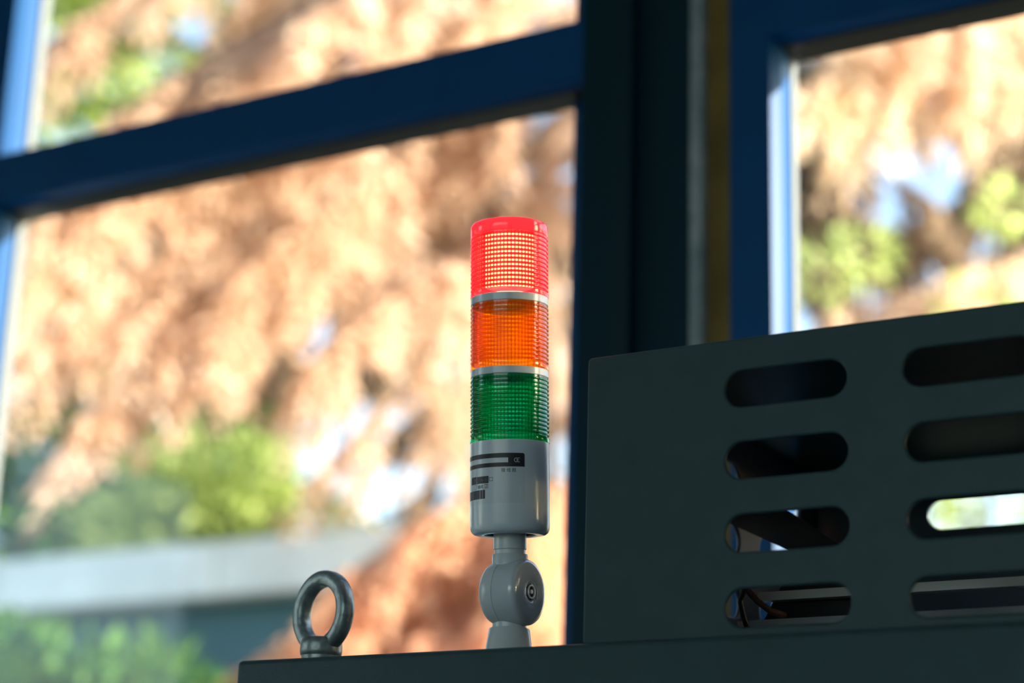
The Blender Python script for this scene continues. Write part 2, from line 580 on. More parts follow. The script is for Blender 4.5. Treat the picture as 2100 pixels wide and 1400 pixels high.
put('cable', tube_mesh('cable', [(-0.4818, 1.0800, 1.6499), (-0.4866, 1.0800, 1.6451), (-0.4886, 1.0800, 1.6383), (-0.4870, 1.0800, 1.6307), (-0.4838, 1.0800, 1.6217)], .0018, 8), M['black'], hood, True)
a1, a2, b1, b2 = (Vector(q) for q in ((-0.3579, 1.1300, 1.6472), (-0.3577, 1.1300, 1.6528), (-0.3490, 1.1000, 1.6260), (-0.3489, 1.1000, 1.6303)))
put('inner_rail', boxes_mesh('inner_rail', [(-.4995, HX1 - .004, 1.13, 1.138, a1.z, a2.z)]), M['grey_plastic'], hood)
put('inner_rail', boxes_mesh('inner_rail', [(-.50, HX1 - .004, 1.10, 1.106, b1.z, b2.z)]), M['grey_plastic'], hood)

# ---------------------------------------------------------------- eye bolt
EB = Vector((-.7484, 1.005, CAB_TOP))
eye = empty('eye_bolt', EB)
tag(eye, 'dark forged steel lifting eye bolt screwed into the cabinet top', 'eye bolt')
a_, r_ = .0212, .0054
zc = .0328
ME = Matrix.Rotation(R(-13.0), 4, 'Z')
v, f = [], []
NS, NR = 64, 20
for i in range(NS):
    t = 2 * math.pi * i / NS
    for k in range(NR):
        s = 2 * math.pi * k / NR
        # slightly flattened sides, like a drop-forged ring
        rr = r_ * (1 - .06 * math.cos(4 * s))
        rad = a_ + rr * math.cos(s)
        v.append(ME @ Vector((rad * math.cos(t), rr * 1.08 * math.sin(s), zc + rad * math.sin(t) * 1.03)))
for i in range(NS):
    for k in range(NR):
        f.append([i * NR + k, ((i + 1) % NS) * NR + k, ((i + 1) % NS) * NR + (k + 1) % NR, i * NR + (k + 1) % NR])
link('ring', mesh('ring', v, f), M['iron'], eye, True)
nk = lathe('collar', [(0, .0001), (.0122, .0001), (.0124, .0045), (.0132, .0052), (.0136, .0075), (.0135, .0118), (.0131, .0142), (.0121, .0158), (.0100, .0164), (0, .0166)], 48)
auto_smooth(link('collar', nk, M['iron'], eye), 40)

# ---------------------------------------------------------------- signal tower
TB = Vector((-.6195, 1.0245, CAB_TOP))
tower = empty('signal_tower', TB)
tag(tower, 'three-tier signal light tower, red over orange over green, on the cabinet', 'signal light')
A = Vector((-0.6177, 1.0188, 1.6780))
AX = Vector((0.0196, -0.0957, 0.9952)).normalized()
# head frame: Z along the lamp axis, -Y towards the room (the side turned to the camera)
VIEW = Vector((0.5019, -0.8227, -0.2670))
yb = -(VIEW - AX * VIEW.dot(AX)).normalized()
xb = yb.cross(AX)
MH = Matrix.Translation(A - TB) @ Matrix(((xb.x, yb.x, AX.x, 0), (xb.y, yb.y, AX.y, 0), (xb.z, yb.z, AX.z, 0), (0, 0, 0, 1)))
mm = 0.001


def prof(*p):
    return [(r * mm, h * mm) for r, h in p]


def head(name, me, m, parent=None, sm=35, smooth=True):
    me.transform(MH)
    o = link(name, me, m, parent or tower)
    if smooth:
        auto_smooth(o, sm)
    return o


# white lamp housing with a recess underneath
body = head('housing', lathe('housing', prof((10.6, 10), (15.6, 10), (15.6, .6), (16.2, 0), (20.5, 0), (22.6, .5), (24.0, 1.7), (24.75, 3.6), (24.9, 6),
                                             (24.9, 57.2), (24.2, 57.4), (0, 57.4)), 128), M['white'])
head('recess', lathe('recess', prof((10.5, 9.2), (15.55, 9.2), (15.55, 0.8)), 64), M['hole'], body)


def lamp(nm, h0, hr0, hr1, h1, shell, rib, core, cap=False, nrib=14, label=None):
    """one lens tier from h0 (bottom) to h1 (top); ribbed between hr0 and hr1"""
    p = [(24.9, h0), (25.1, h0 + .3), (25.1, hr0 - .9), (24.4, hr0 - .3), (24.2, hr0), (24.2, hr1)]
    if cap:
        p += [(24.5, hr1 + .4), (24.75, hr1 + .9), (24.75, h1 - 2.2), (24.4, h1 - 1.0), (23.6, h1 - .25), (22.6, h1), (12, h1 + .3), (0, h1 + .4)]
    else:
        p += [(24.3, hr1 + .1), (24.3, h1)]
    lens = head(nm, lathe(nm, prof(*p), 128), M[shell])
    if label:
        lens['label'] = label
        # the plain skirt and cap are moulded thicker than the ribbed band
        lens.data.materials.append(M[rib])
        inv = MH.inverted()
        for p in lens.data.polygons:
            h = (inv @ p.center).z / mm
            if h < hr0 - .2 or h > hr1 + .2:
                p.material_index = 1
    # outer horizontal ribs, one joined part: a tier's ribs are only a few pixels apart
    pv, pf = [], []
    pitch = (hr1 - hr0) / nrib
    SEG = 128
    sec = [(24.15, -.29), (24.62, -.26), (24.95, -.12), (24.95, .12), (24.62, .26), (24.15, .29)]
    for k in range(nrib):
        hc = hr0 + pitch * (k + .5)
        n0 = len(pv)
        for (rr, dh) in sec:
            for i in range(SEG):
                t = 2 * math.pi * i / SEG
                pv.append((rr * mm * math.cos(t), rr * mm * math.sin(t), (hc + dh * pitch) * mm))
        for q in range(len(sec) - 1):
            for i in range(SEG):
                j = (i + 1) % SEG
                pf.append([n0 + q * SEG + i, n0 + q * SEG + j, n0 + (q + 1) * SEG + j, n0 + (q + 1) * SEG + i])
    o = head('outer_ribs', mesh('outer_ribs', pv, pf), M[rib], lens, 60)
    o['kind'] = 'stuff'
    # inner vertical ribs
    pv, pf = [], []
    NV = 66
    for k in range(NV):
        t = 2 * math.pi * k / NV
        w = .36 / 23.6
        n0 = len(pv)
        for h in (hr0, hr1):
            for (rr, dt) in ((24.1, -w), (23.1, -w * .5), (23.1, w * .5), (24.1, w)):
                pv.append((rr * mm * math.cos(t + dt), rr * mm * math.sin(t + dt), h * mm))
        for q in range(3):
            pf.append([n0 + q, n0 + q + 1, n0 + 5 + q, n0 + 4 + q])
    o = head('inner_ribs', mesh('inner_ribs', pv, pf), M[rib], lens, smooth=False)
    o['kind'] = 'stuff'
    if core:
        head('lamp_core', lathe('lamp_core', prof((0, hr0 + 4.6), (core[0], hr0 + 4.6), (core[0], hr1 + 1.6), (0, hr1 + 1.6)), 48), M[core[1]], lens)
    return lens


lamp('green_lens', 57.4, 61.4, 98.0, 98.9, 'green_shell', 'green_rib', None)
lamp('orange_lens', 103.6, 107.7, 144.9, 145.7, 'orange_shell', 'orange_rib', None)
lamp('red_lens', 150.7, 154.4, 190.6, 199.4, 'red_shell', 'red_rib', (15.4, 'glow'), cap=True, nrib=13, label='lit red lens with a smooth cap')
for (h0, h1) in ((98.9, 103.6), (145.7, 150.7)):
    head('separator_ring', lathe('separator_ring', prof((10, h0), (24.3, h0), (24.75, h0 + .3), (24.75, h1 - .1), (24.3, h1), (10, h1)), 128), M['white'])

# neck below the housing
head('neck', lathe('neck', prof((10.3, 12), (10.3, -8.6), (10.0, -8.9), (9.7, -9.1), (9.7, -11.6), (10.9, -11.8), (11.1, -12.2), (11.1, -26), (0, -26)), 72), M['grey_plastic'])

# swivel joint: a barrel lying along X, in two halves with a fine seam
JC = Vector((-.618, 1.0227, 1.6425)) - TB
MJ = Matrix.Translation(JC) @ Matrix.Rotation(R(90), 4, 'Y')


def joint(name, pr):
    me = lathe(name, prof(*pr), 96, MJ)
    return auto_smooth(link(name, me, M['grey_plastic'], tower), 45)


joint('joint_half', [(0, -15.2), (9, -15.0), (14.5, -14.2), (18.0, -12.2), (20.0, -9.0), (20.6, -5.5), (20.6, -2.35), (20.2, -2.15), (0, -2.15)])
cap_half = joint('joint_half', [(0, -2.1), (20.2, -2.1), (20.6, -1.9), (20.6, 9.8), (20.35, 11.4), (19.6, 12.8), (18.3, 13.7), (16.5, 14.1), (7.2, 14.9), (6.6, 14.6), (5.9, 13.7), (0, 13.7)])
cap_half.data.materials[0] = M['gloss_plastic']
cap_half['label'] = 'glossy outer half of the swivel joint'
# bolt in the middle of the cap: black hex recess, steel ring, pin
hexa = []
for (rr, h) in ((5.6, 13.75), (5.6, 14.3), (4.3, 14.3)):
    hexa.append((rr, h))
mb = lathe('bolt_hex', prof((0, 13.72), (5.2, 13.72), (5.2, 14.35), (4.0, 14.35), (4.0, 14.2), (0, 14.2)), 6, MJ)
link('bolt_hex', mb, M['hole'], cap_half)
mb = lathe('bolt_ring', prof((3.4, 14.2), (3.4, 15.0), (3.7, 15.2), (4.2, 15.2), (4.45, 15.0), (4.45, 14.2)), 40, MJ)
auto_smooth(link('bolt_ring', mb, M['steel'], cap_half), 50)
mb = lathe('bolt_pin', prof((1.5, 14.2), (1.5, 14.9), (1.2, 15.2), (0, 15.3)), 24, MJ)
auto_smooth(link('bolt_pin', mb, M['steel'], cap_half), 50)

# stem and foot standing on the cabinet
auto_smooth(link('stem', lathe('stem', prof((0, 18), (10.7, 18), (10.7, 36), (0, 36)), 64), M['grey_plastic'], tower), 35)
auto_smooth(link('foot', lathe('foot', prof((0, 0.1), (15.2, 0.1), (15.2, 1.5), (12.7, 18.2), (12.3, 18.7), (0, 18.7)), 72), M['grey_plastic'], tower), 35)

# ---- type label wrapped round the housing; u in degrees (0 = side turned to the camera), v in mm below the label's top edge
H_TOP = 48.6
RL = 24.93


def wrapv(u, v, lift):
    a = R(u - 90)
    r = (RL + lift) * mm
    return Vector((r * math.cos(a), r * math.sin(a), (H_TOP - v) * mm))


def patch(u0, u1, v0, v1, lift, corner=0.0, nv=1):
    """curved rectangle; only right-hand corners rounded by `corner` mm"""
    vs, fs = [], []
    n = max(2, int(abs(u1 - u0) / 3) + 1)
    us = list(np.linspace(u0, u1, n))
    if corner:
        cdeg = math.degrees(corner / RL)
        us = list(np.linspace(u0, u1 - cdeg, n)) + [u1 - cdeg + cdeg * math.sin(R(k * 15)) for k in range(1, 7)]
    for u in us:
        d = 0.0
        if corner:
            x = (u - (u1 - math.degrees(corner / RL))) * math.radians(1) * RL
            if x > 0:
                d = corner - math.sqrt(max(0, corner ** 2 - x ** 2))
        vs += [(u, v0 + d, lift), (u, v1 - (d if corner < 0 or v1 > 25 else 0), lift)]
    for i in range(len(us) - 1):
        fs.append([2 * i, 2 * i + 2, 2 * i + 3, 2 * i + 1])
    return vs, fs


class Print:
    def __init__(s):
        s.v, s.f = [], []

    def add(s, vf):
        n = len(s.v)
        s.v += vf[0]
        s.f += [[n + i for i in q] for q in vf[1]]

    def text(s, txt, u, v, size, lift, squeeze=1.0):
        """text with its lower-left corner at u (deg), v (mm)"""
        cu = bpy.data.curves.new('txt', 'FONT')
        cu.body = txt
        cu.size = size
        cu.resolution_u = 3
        cu.fill_mode = 'FRONT'
        me = from_curve(cu)
        n = len(s.v)
        for (dx, dl) in ((-.04, 0), (.04, .004)):          # struck twice, a hair apart, for a bold face
            n = len(s.v)
            s.v += [(u + math.degrees((p.co.x * squeeze + dx) / RL), v - p.co.y, lift + dl) for p in me.vertices]
            s.f += [[n + i for i in p.vertices] for p in me.polygons]

    def build(s, name, m, parent):
        me = mesh(name, [wrapv(*p) for p in s.v], s.f)
        return head(name, me, m, parent, smooth=False)


def frame_rect(pr, u0, u1, v0, v1, w, lift):
    du = math.degrees(w / RL)
    pr.add(patch(u0, u1, v0, v0 + w, lift))
    pr.add(patch(u0, u1, v1 - w, v1, lift))
    pr.add(patch(u0, u0 + du, v0 + w, v1 - w, lift))
    pr.add(patch(u1 - du, u1, v0 + w, v1 - w, lift))


st = Print()
st.add(patch(-118, 21.5, 0, 31.0, .02, 1.3))
label = st.build('type_label', M['film'], body)
label['label'] = 'silvery type label with a black header band'
k = Print()
k.add(patch(-118, 21.5, 0, 2.9, .05, 1.2))                 # header band: top, bottom, right block
k.add(patch(-118, 21.5, 5.9, 8.5, .05))
k.add(patch(-2.3, 21.5, 2.9, 5.9, .05))
k.text('接 线 图', -12.2, 11.7, 2.75, .05, 0.94)
# first row: two black blocks (their pale print is too worn to read), then an empty box
k.add(patch(-72, -55.8, 13.6, 18.2, .05))
k.add(patch(-54.8, -31.7, 13.8, 18.2, .05))
frame_rect(k, -30.6, -25.0, 14.7, 17.2, .26, .05)
# second row
frame_rect(k, -61.6, -56.2, 18.6, 21.4, .26, .05)
k.text('蜂鸣', -52.6, 21.3, 2.75, .05, 0.95)
frame_rect(k, -38.6, -32.8, 18.6, 21.4, .3, .05)
# bar blocks at the lower left
for (u0, u1) in ((-92, -67), (-66, -48.0), (-47.3, -42.5), (-41.9, -37.8)):
    k.add(patch(u0, u1, 22.2, 27.7, .05))
ko = k.build('print_black', M['ink'], body)
ko['kind'] = 'stuff'
ko['label'] = 'black lettering and bars on the label'


def arc(pr, u, v, r, a0, a1, w, lift):
    """arc of a stroke, centre (u deg, v mm), radius and width in mm"""
    n = 12
    vs, fs = [], []
    for i in range(n + 1):
        t = R(a0 + (a1 - a0) * i / n)
        for q in (r - w / 2, r + w / 2):
            vs.append((u + math.degrees(q * math.cos(t) / RL), v - q * math.sin(t), lift))
    for i in range(n):
        fs.append([2 * i, 2 * i + 1, 2 * i + 3, 2 * i + 2])
    pr.add((vs, fs))


wp = Print()
arc(wp, 9.2, 4.4, 1.25, 65, 295, .36, .08)           # the round C and E of the conformity mark
arc(wp, 13.0, 4.4, 1.25, 65, 295, .36, .08)
wp.add(patch(10.6, 13.0, 4.23, 4.57, .08))
wo = Print()
for (u0, u1, v0, v1) in ((-62, -58, 15.2, 15.5), (-61, -60.2, 14.6, 17.2), (-58, -57.4, 15, 17), (-46.5, -44.5, 15.6, 15.9), (-43.6, -42.8, 15.2, 16.8),
                         (-41.6, -39.2, 16.3, 16.6), (-38.2, -35.2, 15.0, 15.3), (-37.4, -36.8, 15.3, 17.2), (-35.8, -33.4, 16.1, 16.4), (-34.4, -33.8, 14.8, 17.4), (-36.2, -34.8, 17.0, 17.3)):
    wo.add(patch(u0, u1, v0, v1, .08))
wo = wo.build('print_grey', M['ink_grey'], body)
wo['kind'] = 'stuff'
wo['label'] = 'worn grey marks on the black label blocks'
wpo = wp.build('print_pale', M['film'], body)
wpo['kind'] = 'stuff'
wpo['label'] = 'pale marks on the black label bands'
rp = Print()
rp.add(patch(-36.6, -33.6, 19.1, 19.5, .08))
rp.add(patch(-37.2, -34.2, 20.3, 20.7, .08))
rp.add(patch(-35.6, -34.8, 19.1, 20.7, .08))
rp.build('print_red', M['ink_red'], body)['label'] = 'small red tick in a box on the label'

# ---------------------------------------------------------------- outdoors
g = struct('ground', boxes_mesh('ground', [(-45, 35, 1.72, 60, -.45, -.15), (-45, 35, -40, YB - .2, -.45, -.15), (-45, X0 - .2, YB - .2, 1.72, -.45, -.15), (X1 + .2, 35, YB - .2, 1.72, -.45, -.15)]), M['yard'])
gw = empty('garden_wall', (-7.2, 6.15, -.15))
tag(gw, 'low garden wall outside with a broad pale coping and a dark face', 'wall')
put('masonry', boxes_mesh('masonry', [(-10.5, -3.75, 6.02, 6.30, -.15, 2.60)]), M['shed_wall'], gw)
for i in range(6):
    x = -10.8 + i * 1.18
    put('coping_slab', rounded_box('coping_slab', x, x + 1.172, 5.87, 6.38, 2.62 + .002 * (i % 2), 2.838 + .002 * (i % 2), .012, 2), M['shed_roof'], gw)
put('bed_joint', boxes_mesh('bed_joint', [(-10.5, -3.76, 6.0, 6.32, 2.60, 2.62)]), M['shed_wall'], gw)


def leaves_mesh(name, pos, dirs, length, width, rng):
    """folded diamond leaves: two triangles each, tip and wings out of plane"""
    n = len(pos)
    d = dirs / (np.linalg.norm(dirs, axis=1, keepdims=True) + 1e-9)
    rnd = rng.normal(size=(n, 3)) * .75 + np.array([0, 0, 1.0])
    s = np.cross(d, rnd)
    s /= np.linalg.norm(s, axis=1, keepdims=True) + 1e-9
    nn = np.cross(s, d)
    L = (length * rng.uniform(.65, 1.25, n))[:, None]
    Wd = (width * rng.uniform(.7, 1.2, n))[:, None]
    v = np.empty((n, 4, 3))
    v[:, 0] = pos
    v[:, 1] = pos + d * L * .45 + s * Wd * .5 + nn * Wd * .18
    v[:, 2] = pos + d * L
    v[:, 3] = pos + d * L * .45 - s * Wd * .5 + nn * Wd * .18
    base = (np.arange(n) * 4)[:, None]
    tri = np.concatenate([base + np.array([0, 1, 2]), base + np.array([0, 2, 3])], axis=1).reshape(-1)
    me = bpy.data.meshes.new(name)
    me.vertices.add(n * 4)
    me.vertices.foreach_set('co', v.reshape(-1))
    nt_ = n * 2
    me.loops.add(nt_ * 3)
    me.loops.foreach_set('vertex_index', tri.astype(np.int32))
    me.polygons.add(nt_)
    me.polygons.foreach_set('loop_start', (np.arange(nt_) * 3).astype(np.int32))
    me.polygons.foreach_set('loop_total', np.full(nt_, 3, np.int32))
    me.update(calc_edges=True)
    return me


def bough_curve(b, t, sag, n=14):
    b, t = np.array(b), np.array(t)
    s = np.linspace(0, 1, n)[:, None]
    c = (b + t) / 2 + np.array([0, 0, sag])
    return (1 - s) ** 2 * b + 2 * s * (1 - s) * c + s ** 2 * t


def tree(name, label, cat, base, top, rad, boughs, m, leaf=(.08, .024), nspray=34, nleaf=30, spray=.48, droop=.65, group=None, spread=.6, bare=.06):
    """trunk, boughs that leave it, and drooping sprays of leaves along every bough (boughs: start, tip, sag, fullness)"""
    o = empty(name, base)
    tag(o, label, cat, group)
    base, top = np.array(base, float), np.array(top, float)
    n = 9
    tp = [base + (top - base) * i / (n - 1) + np.array([math.sin(i * 1.3) * rad * .5, math.cos(i * 1.7) * rad * .4, 0]) * (0 if i == 0 else 1) for i in range(n)]
    put('trunk', tube_mesh('trunk', tp, [rad * (1 - .8 * i / (n - 1)) for i in range(n)], 9), M['bark'], o, True)
    P, D = [], []
    for (b, t, sag, full) in boughs:
        c = bough_curve(b, t, sag)
        ln = np.linalg.norm(np.array(t) - np.array(b))
        put('bough', tube_mesh('bough', [tuple(q) for q in c], [max(.003, .007 * ln * (1 - .9 * i / 13)) for i in range(14)], 6), M['bark'], o, True)
        ns = int(nspray * full * max(.5, ln))
        for _ in range(ns):
            s = RNG.uniform(bare, 1.0)
            x = s * 13
            i = min(12, int(x))
            p = c[i] + (c[i + 1] - c[i]) * (x - i)
            tan = c[i + 1] - c[i]
            tan = tan / np.linalg.norm(tan)
            side = np.cross(tan, [0, 0, 1.0])
            side /= np.linalg.norm(side) + 1e-9
            upv = np.cross(side, tan)
            d = tan * RNG.uniform(.4, 1.0) + side * RNG.uniform(-1, 1) * spread + upv * RNG.uniform(-.35, .35) * spread - np.array([0, 0, droop]) * RNG.uniform(.4, 1.2)
            d /= np.linalg.norm(d)
            sl = spray * RNG.uniform(.5, 1.2) * (1.1 - .35 * s)
            q = np.sort(RNG.uniform(.05, 1, nleaf))
            pos = p + np.outer(q * sl, d) + np.outer(q ** 2 * sl * -.25, [0, 0, 1])
            sd = np.cross(d, [0, 0, 1.0])
            sd /= np.linalg.norm(sd) + 1e-9
            sgn = np.where(np.arange(nleaf) % 2 == 0, 1, -1)[:, None]
            dd = d * .8 + sd * sgn * .7 + RNG.normal(size=(nleaf, 3)) * .22 - np.array([0, 0, .25])
            P.append(pos)
            D.append(dd)
    P, D = np.concatenate(P), np.concatenate(D)
    me = leaves_mesh('foliage', P, D, leaf[0], leaf[1], RNG)
    fo = put('foliage', me, M[m], o)
    fo['kind'] = 'stuff'
    return o


def bush(name, label, cat, base, clumps, m, leaf=(.08, .035), dens=900, group=None):
    """stems fanning out of one root to leafy clumps (centre, radius)"""
    o = empty(name, base)
    tag(o, label, cat, group)
    P, D = [], []
    for (c, r) in clumps:
        c = np.array(c)
        mid = (np.array(base) + c) / 2 + np.array([0, 0, .15])
        s = np.linspace(0, 1, 7)[:, None]
        cv = (1 - s) ** 2 * np.array(base) + 2 * s * (1 - s) * mid + s ** 2 * c
        put('stem', tube_mesh('stem', [tuple(q) for q in cv], [.022 * (1 - .7 * i / 6) for i in range(7)], 6), M['bark'], o, True)
        n = max(60, int(dens * r * r * 4))
        d = RNG.normal(size=(n, 3))
        d /= np.linalg.norm(d, axis=1, keepdims=True)
        rr = r * RNG.uniform(.15, 1, n) ** .5
        P.append(c + d * rr[:, None] * np.array([1, 1, .85]))
        D.append(d + RNG.normal(size=(n, 3)) * .5 - np.array([0, 0, .15]))
    P, D = np.concatenate(P), np.concatenate(D)
    fo = put('foliage', leaves_mesh('foliage', P, D, leaf[0], leaf[1], RNG), M[m], o)
    fo['kind'] = 'stuff'
    return o


# the big autumn conifer: trunk behind the window post, boughs sweeping left and down
tree('autumn_conifer', 'large peach-orange conifer with drooping fronds filling the left window', 'tree',
     (-4.240, 8.084, -0.150), (-3.756, 7.049, 7.262), .16, [
    ((-3.998, 7.566, 5.353), (-4.384, 4.517, 2.980), .35, 1.3),
    ((-3.990, 7.548, 5.420), (-4.454, 4.313, 3.200), .35, 1.3),
    ((-4.047, 7.615, 5.128), (-4.145, 4.837, 3.286), .3, 1.2),
    ((-3.984, 7.481, 5.622), (-4.403, 4.222, 3.480), .3, 1.3),
    ((-3.976, 7.463, 5.689), (-4.358, 4.240, 3.646), .22, 1.2),
    ((-4.061, 7.646, 5.015), (-3.930, 5.128, 3.285), .25, 1.0),
    ((-4.033, 7.585, 5.240), (-4.241, 4.614, 3.373), .35, 1.2),
    ((-4.010, 7.536, 5.420), (-4.065, 4.842, 3.519), .3, 1.1),
    ((-4.095, 7.719, 4.746), (-3.989, 5.409, 3.006), .22, .45),
    ((-4.095, 7.719, 4.746), (-3.905, 5.838, 3.147), .2, .45),
    ((-4.055, 7.633, 5.060), (-3.902, 5.422, 3.505), .2, .45),
    ((-4.070, 7.664, 4.948), (-3.820, 5.728, 3.753), .15, .45),
    ((-4.135, 7.804, 4.431), (-3.861, 6.117, 3.091), .12, .45),
    ((-3.905, 7.311, 6.251), (-4.256, 4.325, 3.898), .3, 1.2),
    ((-3.876, 7.250, 6.475), (-4.049, 4.599, 4.104), .25, 1.3),
    ((-3.876, 7.250, 6.475), (-3.851, 4.800, 4.364), .25, 1.2),
    ((-3.919, 7.341, 6.138), (-3.840, 5.090, 4.182), .2, 1.2),
    ((-3.905, 7.311, 6.251), (-3.680, 5.614, 4.675), .2, .45),
    ((-3.933, 7.372, 6.026), (-3.700, 5.847, 4.286), .15, .45),
    ((-3.962, 7.433, 5.801), (-3.676, 6.111, 4.132), .12, .45),
    ((-3.819, 7.128, 6.924), (-5.539, 6.514, 5.679), .3, 1.2),
    ((-3.805, 7.098, 7.037), (-3.709, 5.313, 4.789), .3, 1.2),
    ((-3.834, 7.159, 6.812), (-4.476, 4.342, 4.305), .25, .8),
    ], 'leaf_orange', bare=.33)
tree('rust_conifer', 'saturated rust-orange young conifer low behind the eye bolt and tower', 'tree',
     (-3.041, 5.261, -0.150), (-2.987, 5.107, 3.310), .07, [
    ((-3.045, 5.269, 2.742), (-3.250, 4.724, 2.547), .1, 2.0),
    ((-3.053, 5.285, 2.682), (-3.358, 4.587, 2.399), .12, 2.2),
    ((-3.064, 5.310, 2.592), (-3.415, 4.489, 2.230), .12, 2.2),
    ((-3.076, 5.334, 2.502), (-3.467, 4.392, 2.067), .12, 2.0),
    ((-3.079, 5.342, 2.472), (-3.650, 4.396, 2.087), .1, 1.8),
    ((-3.076, 5.334, 2.502), (-3.126, 4.667, 2.227), .08, 2.0),
    ((-3.087, 5.358, 2.412), (-3.094, 4.732, 2.093), .08, 2.0),
    ((-3.034, 5.245, 2.832), (-2.879, 4.845, 2.498), .06, 2.2),
    ((-3.064, 5.310, 2.592), (-2.923, 4.764, 2.301), .05, 2.2),
    ((-3.076, 5.334, 2.502), (-2.788, 4.906, 2.131), .05, 2.2),
    ((-3.089, 5.362, 2.397), (-3.405, 4.688, 2.027), .08, 1.8),
    ], 'leaf_rust', leaf=(.065,.02), nspray=50, spray=.32)
tree('tan_conifer', 'tan and yellowish conifer with bright sky gaps filling the right window', 'tree',
     (-1.886, 9.718, -0.150), (-1.450, 8.785, 7.014), .16, [
    ((-1.551, 9.003, 6.211), (-2.552, 6.484, 4.675), .25, 1.1),
    ((-1.580, 9.065, 5.982), (-2.626, 6.269, 4.461), .25, 1.0),
    ((-1.566, 9.034, 6.096), (-2.214, 6.649, 4.795), .2, 1.1),
    ((-1.610, 9.127, 5.752), (-2.124, 6.885, 4.625), .2, 1.0),
    ((-1.604, 9.115, 5.798), (-2.515, 6.582, 4.460), .2, .7),
    ((-1.508, 8.909, 6.555), (-2.356, 6.508, 4.953), .2, 1.0),
    ((-1.735, 9.394, 4.766), (-2.188, 6.757, 3.827), .1, 1.5),
    ((-1.740, 9.407, 4.720), (-2.600, 6.560, 3.672), .12, 1.5),
    ((-1.758, 9.444, 4.582), (-2.329, 6.647, 3.546), .12, 1.5),
    ((-1.769, 9.469, 4.490), (-2.129, 6.730, 3.657), .12, 1.3),
    ((-1.781, 9.494, 4.398), (-2.785, 6.523, 3.455), .12, 1.3),
    ], 'leaf_tan', nspray=26, bare=.25)
tree('brown_conifer', 'brownish conifer standing between the two windows behind the dark post', 'tree',
     (-4.572, 10.397, -0.150), (-4.129, 9.314, 7.826), .15, [
    ((-4.272, 9.757, 6.300), (-3.674, 9.883, 5.231), .15, 1.0),
    ((-4.241, 9.690, 6.550), (-3.661, 9.725, 5.707), .15, 1.0),
    ((-4.325, 9.870, 5.883), (-3.741, 9.732, 4.846), .12, 1.0),
    ((-4.202, 9.607, 6.855), (-3.413, 9.781, 5.980), .2, .9),
    ((-4.343, 9.908, 5.744), (-3.535, 10.040, 5.024), .12, .8),
    ((-4.360, 9.945, 5.605), (-3.212, 10.196, 5.141), .12, .8),
    ((-4.255, 9.720, 6.439), (-3.861, 9.762, 5.250), .12, 1.2),
    ((-4.308, 9.833, 6.022), (-3.973, 9.741, 5.114), .1, 1.2),
    ((-4.167, 9.531, 7.133), (-3.617, 9.632, 6.052), .2, 1.0),
    ((-4.272, 9.757, 6.300), (-5.319, 8.975, 4.961), .2, 1.0),
    ((-4.325, 9.870, 5.883), (-5.629, 8.786, 4.260), .2, 1.0),
    ((-4.413, 10.058, 5.189), (-6.029, 8.619, 4.038), .2, .9),
    ((-4.220, 9.644, 6.716), (-5.748, 8.590, 5.317), .25, .9),
    ((-4.255, 9.720, 6.439), (-3.105, 10.034, 5.793), .12, .35),
    ((-4.308, 9.833, 6.022), (-3.362, 9.996, 5.453), .12, .4),
    ((-4.445, 10.126, 4.939), (-6.339, 8.642, 3.430), .15, .6),
    ((-4.308, 9.833, 6.022), (-6.130, 8.451, 4.346), .2, .8),
    ((-4.290, 9.795, 6.161), (-6.377, 8.339, 4.234), .2, .8),
    ], 'leaf_brown', leaf=(.14,.045), nspray=34, nleaf=18, spray=.42)
tree('shaded_conifer', 'muted green-brown conifer in the distance beyond the peach fronds', 'tree',
     (-8.112, 10.566, -0.150), (-7.434, 9.276, 9.168), .18, [
    ((-7.782, 9.859, 6.884), (-8.429, 9.021, 5.704), .3, 1.0),
    ((-7.835, 9.974, 6.460), (-8.761, 8.973, 5.261), .3, 1.2),
    ((-7.885, 10.080, 6.069), (-9.094, 8.794, 4.488), .3, 1.3),
    ((-7.914, 10.142, 5.841), (-8.794, 9.047, 4.287), .3, 1.2),
    ((-7.749, 9.789, 7.145), (-9.039, 8.657, 5.682), .3, 1.2),
    ((-7.815, 9.930, 6.623), (-9.149, 8.741, 5.247), .3, 1.2),
    ((-7.835, 9.974, 6.460), (-7.740, 9.668, 5.051), .3, 1.0),
    ((-7.773, 9.842, 6.949), (-6.558, 10.095, 5.892), .3, 1.0),
    ((-7.802, 9.904, 6.721), (-7.907, 9.418, 5.476), .3, 1.0),
    ((-7.802, 9.904, 6.721), (-7.021, 9.947, 5.507), .3, 1.0),
    ((-7.864, 10.036, 6.232), (-9.037, 8.958, 4.820), .3, 1.0),
    ((-7.906, 10.124, 5.906), (-9.098, 8.950, 4.034), .3, 1.0),
    ((-7.947, 10.213, 5.580), (-8.603, 9.309, 3.869), .3, 1.1),
    ((-7.947, 10.213, 5.580), (-7.972, 9.675, 3.922), .3, 1.1),
    ((-7.906, 10.124, 5.906), (-6.838, 10.314, 4.775), .3, .9),
    ((-7.988, 10.301, 5.254), (-9.182, 9.268, 3.677), .3, 1.1),
    ((-7.699, 9.683, 7.536), (-8.383, 8.770, 6.505), .3, 1.0),
    ((-7.674, 9.630, 7.732), (-6.381, 9.943, 6.637), .3, .9),
    ((-7.616, 9.506, 8.188), (-7.727, 9.033, 6.898), .3, 1.0),
    ((-7.616, 9.506, 8.188), (-6.659, 9.628, 7.058), .3, .9),
    ((-7.658, 9.594, 7.862), (-7.188, 9.547, 6.363), .3, .9),
    ], 'leaf_brown', leaf=(.17,.06), nspray=44, nleaf=18, spray=.55)
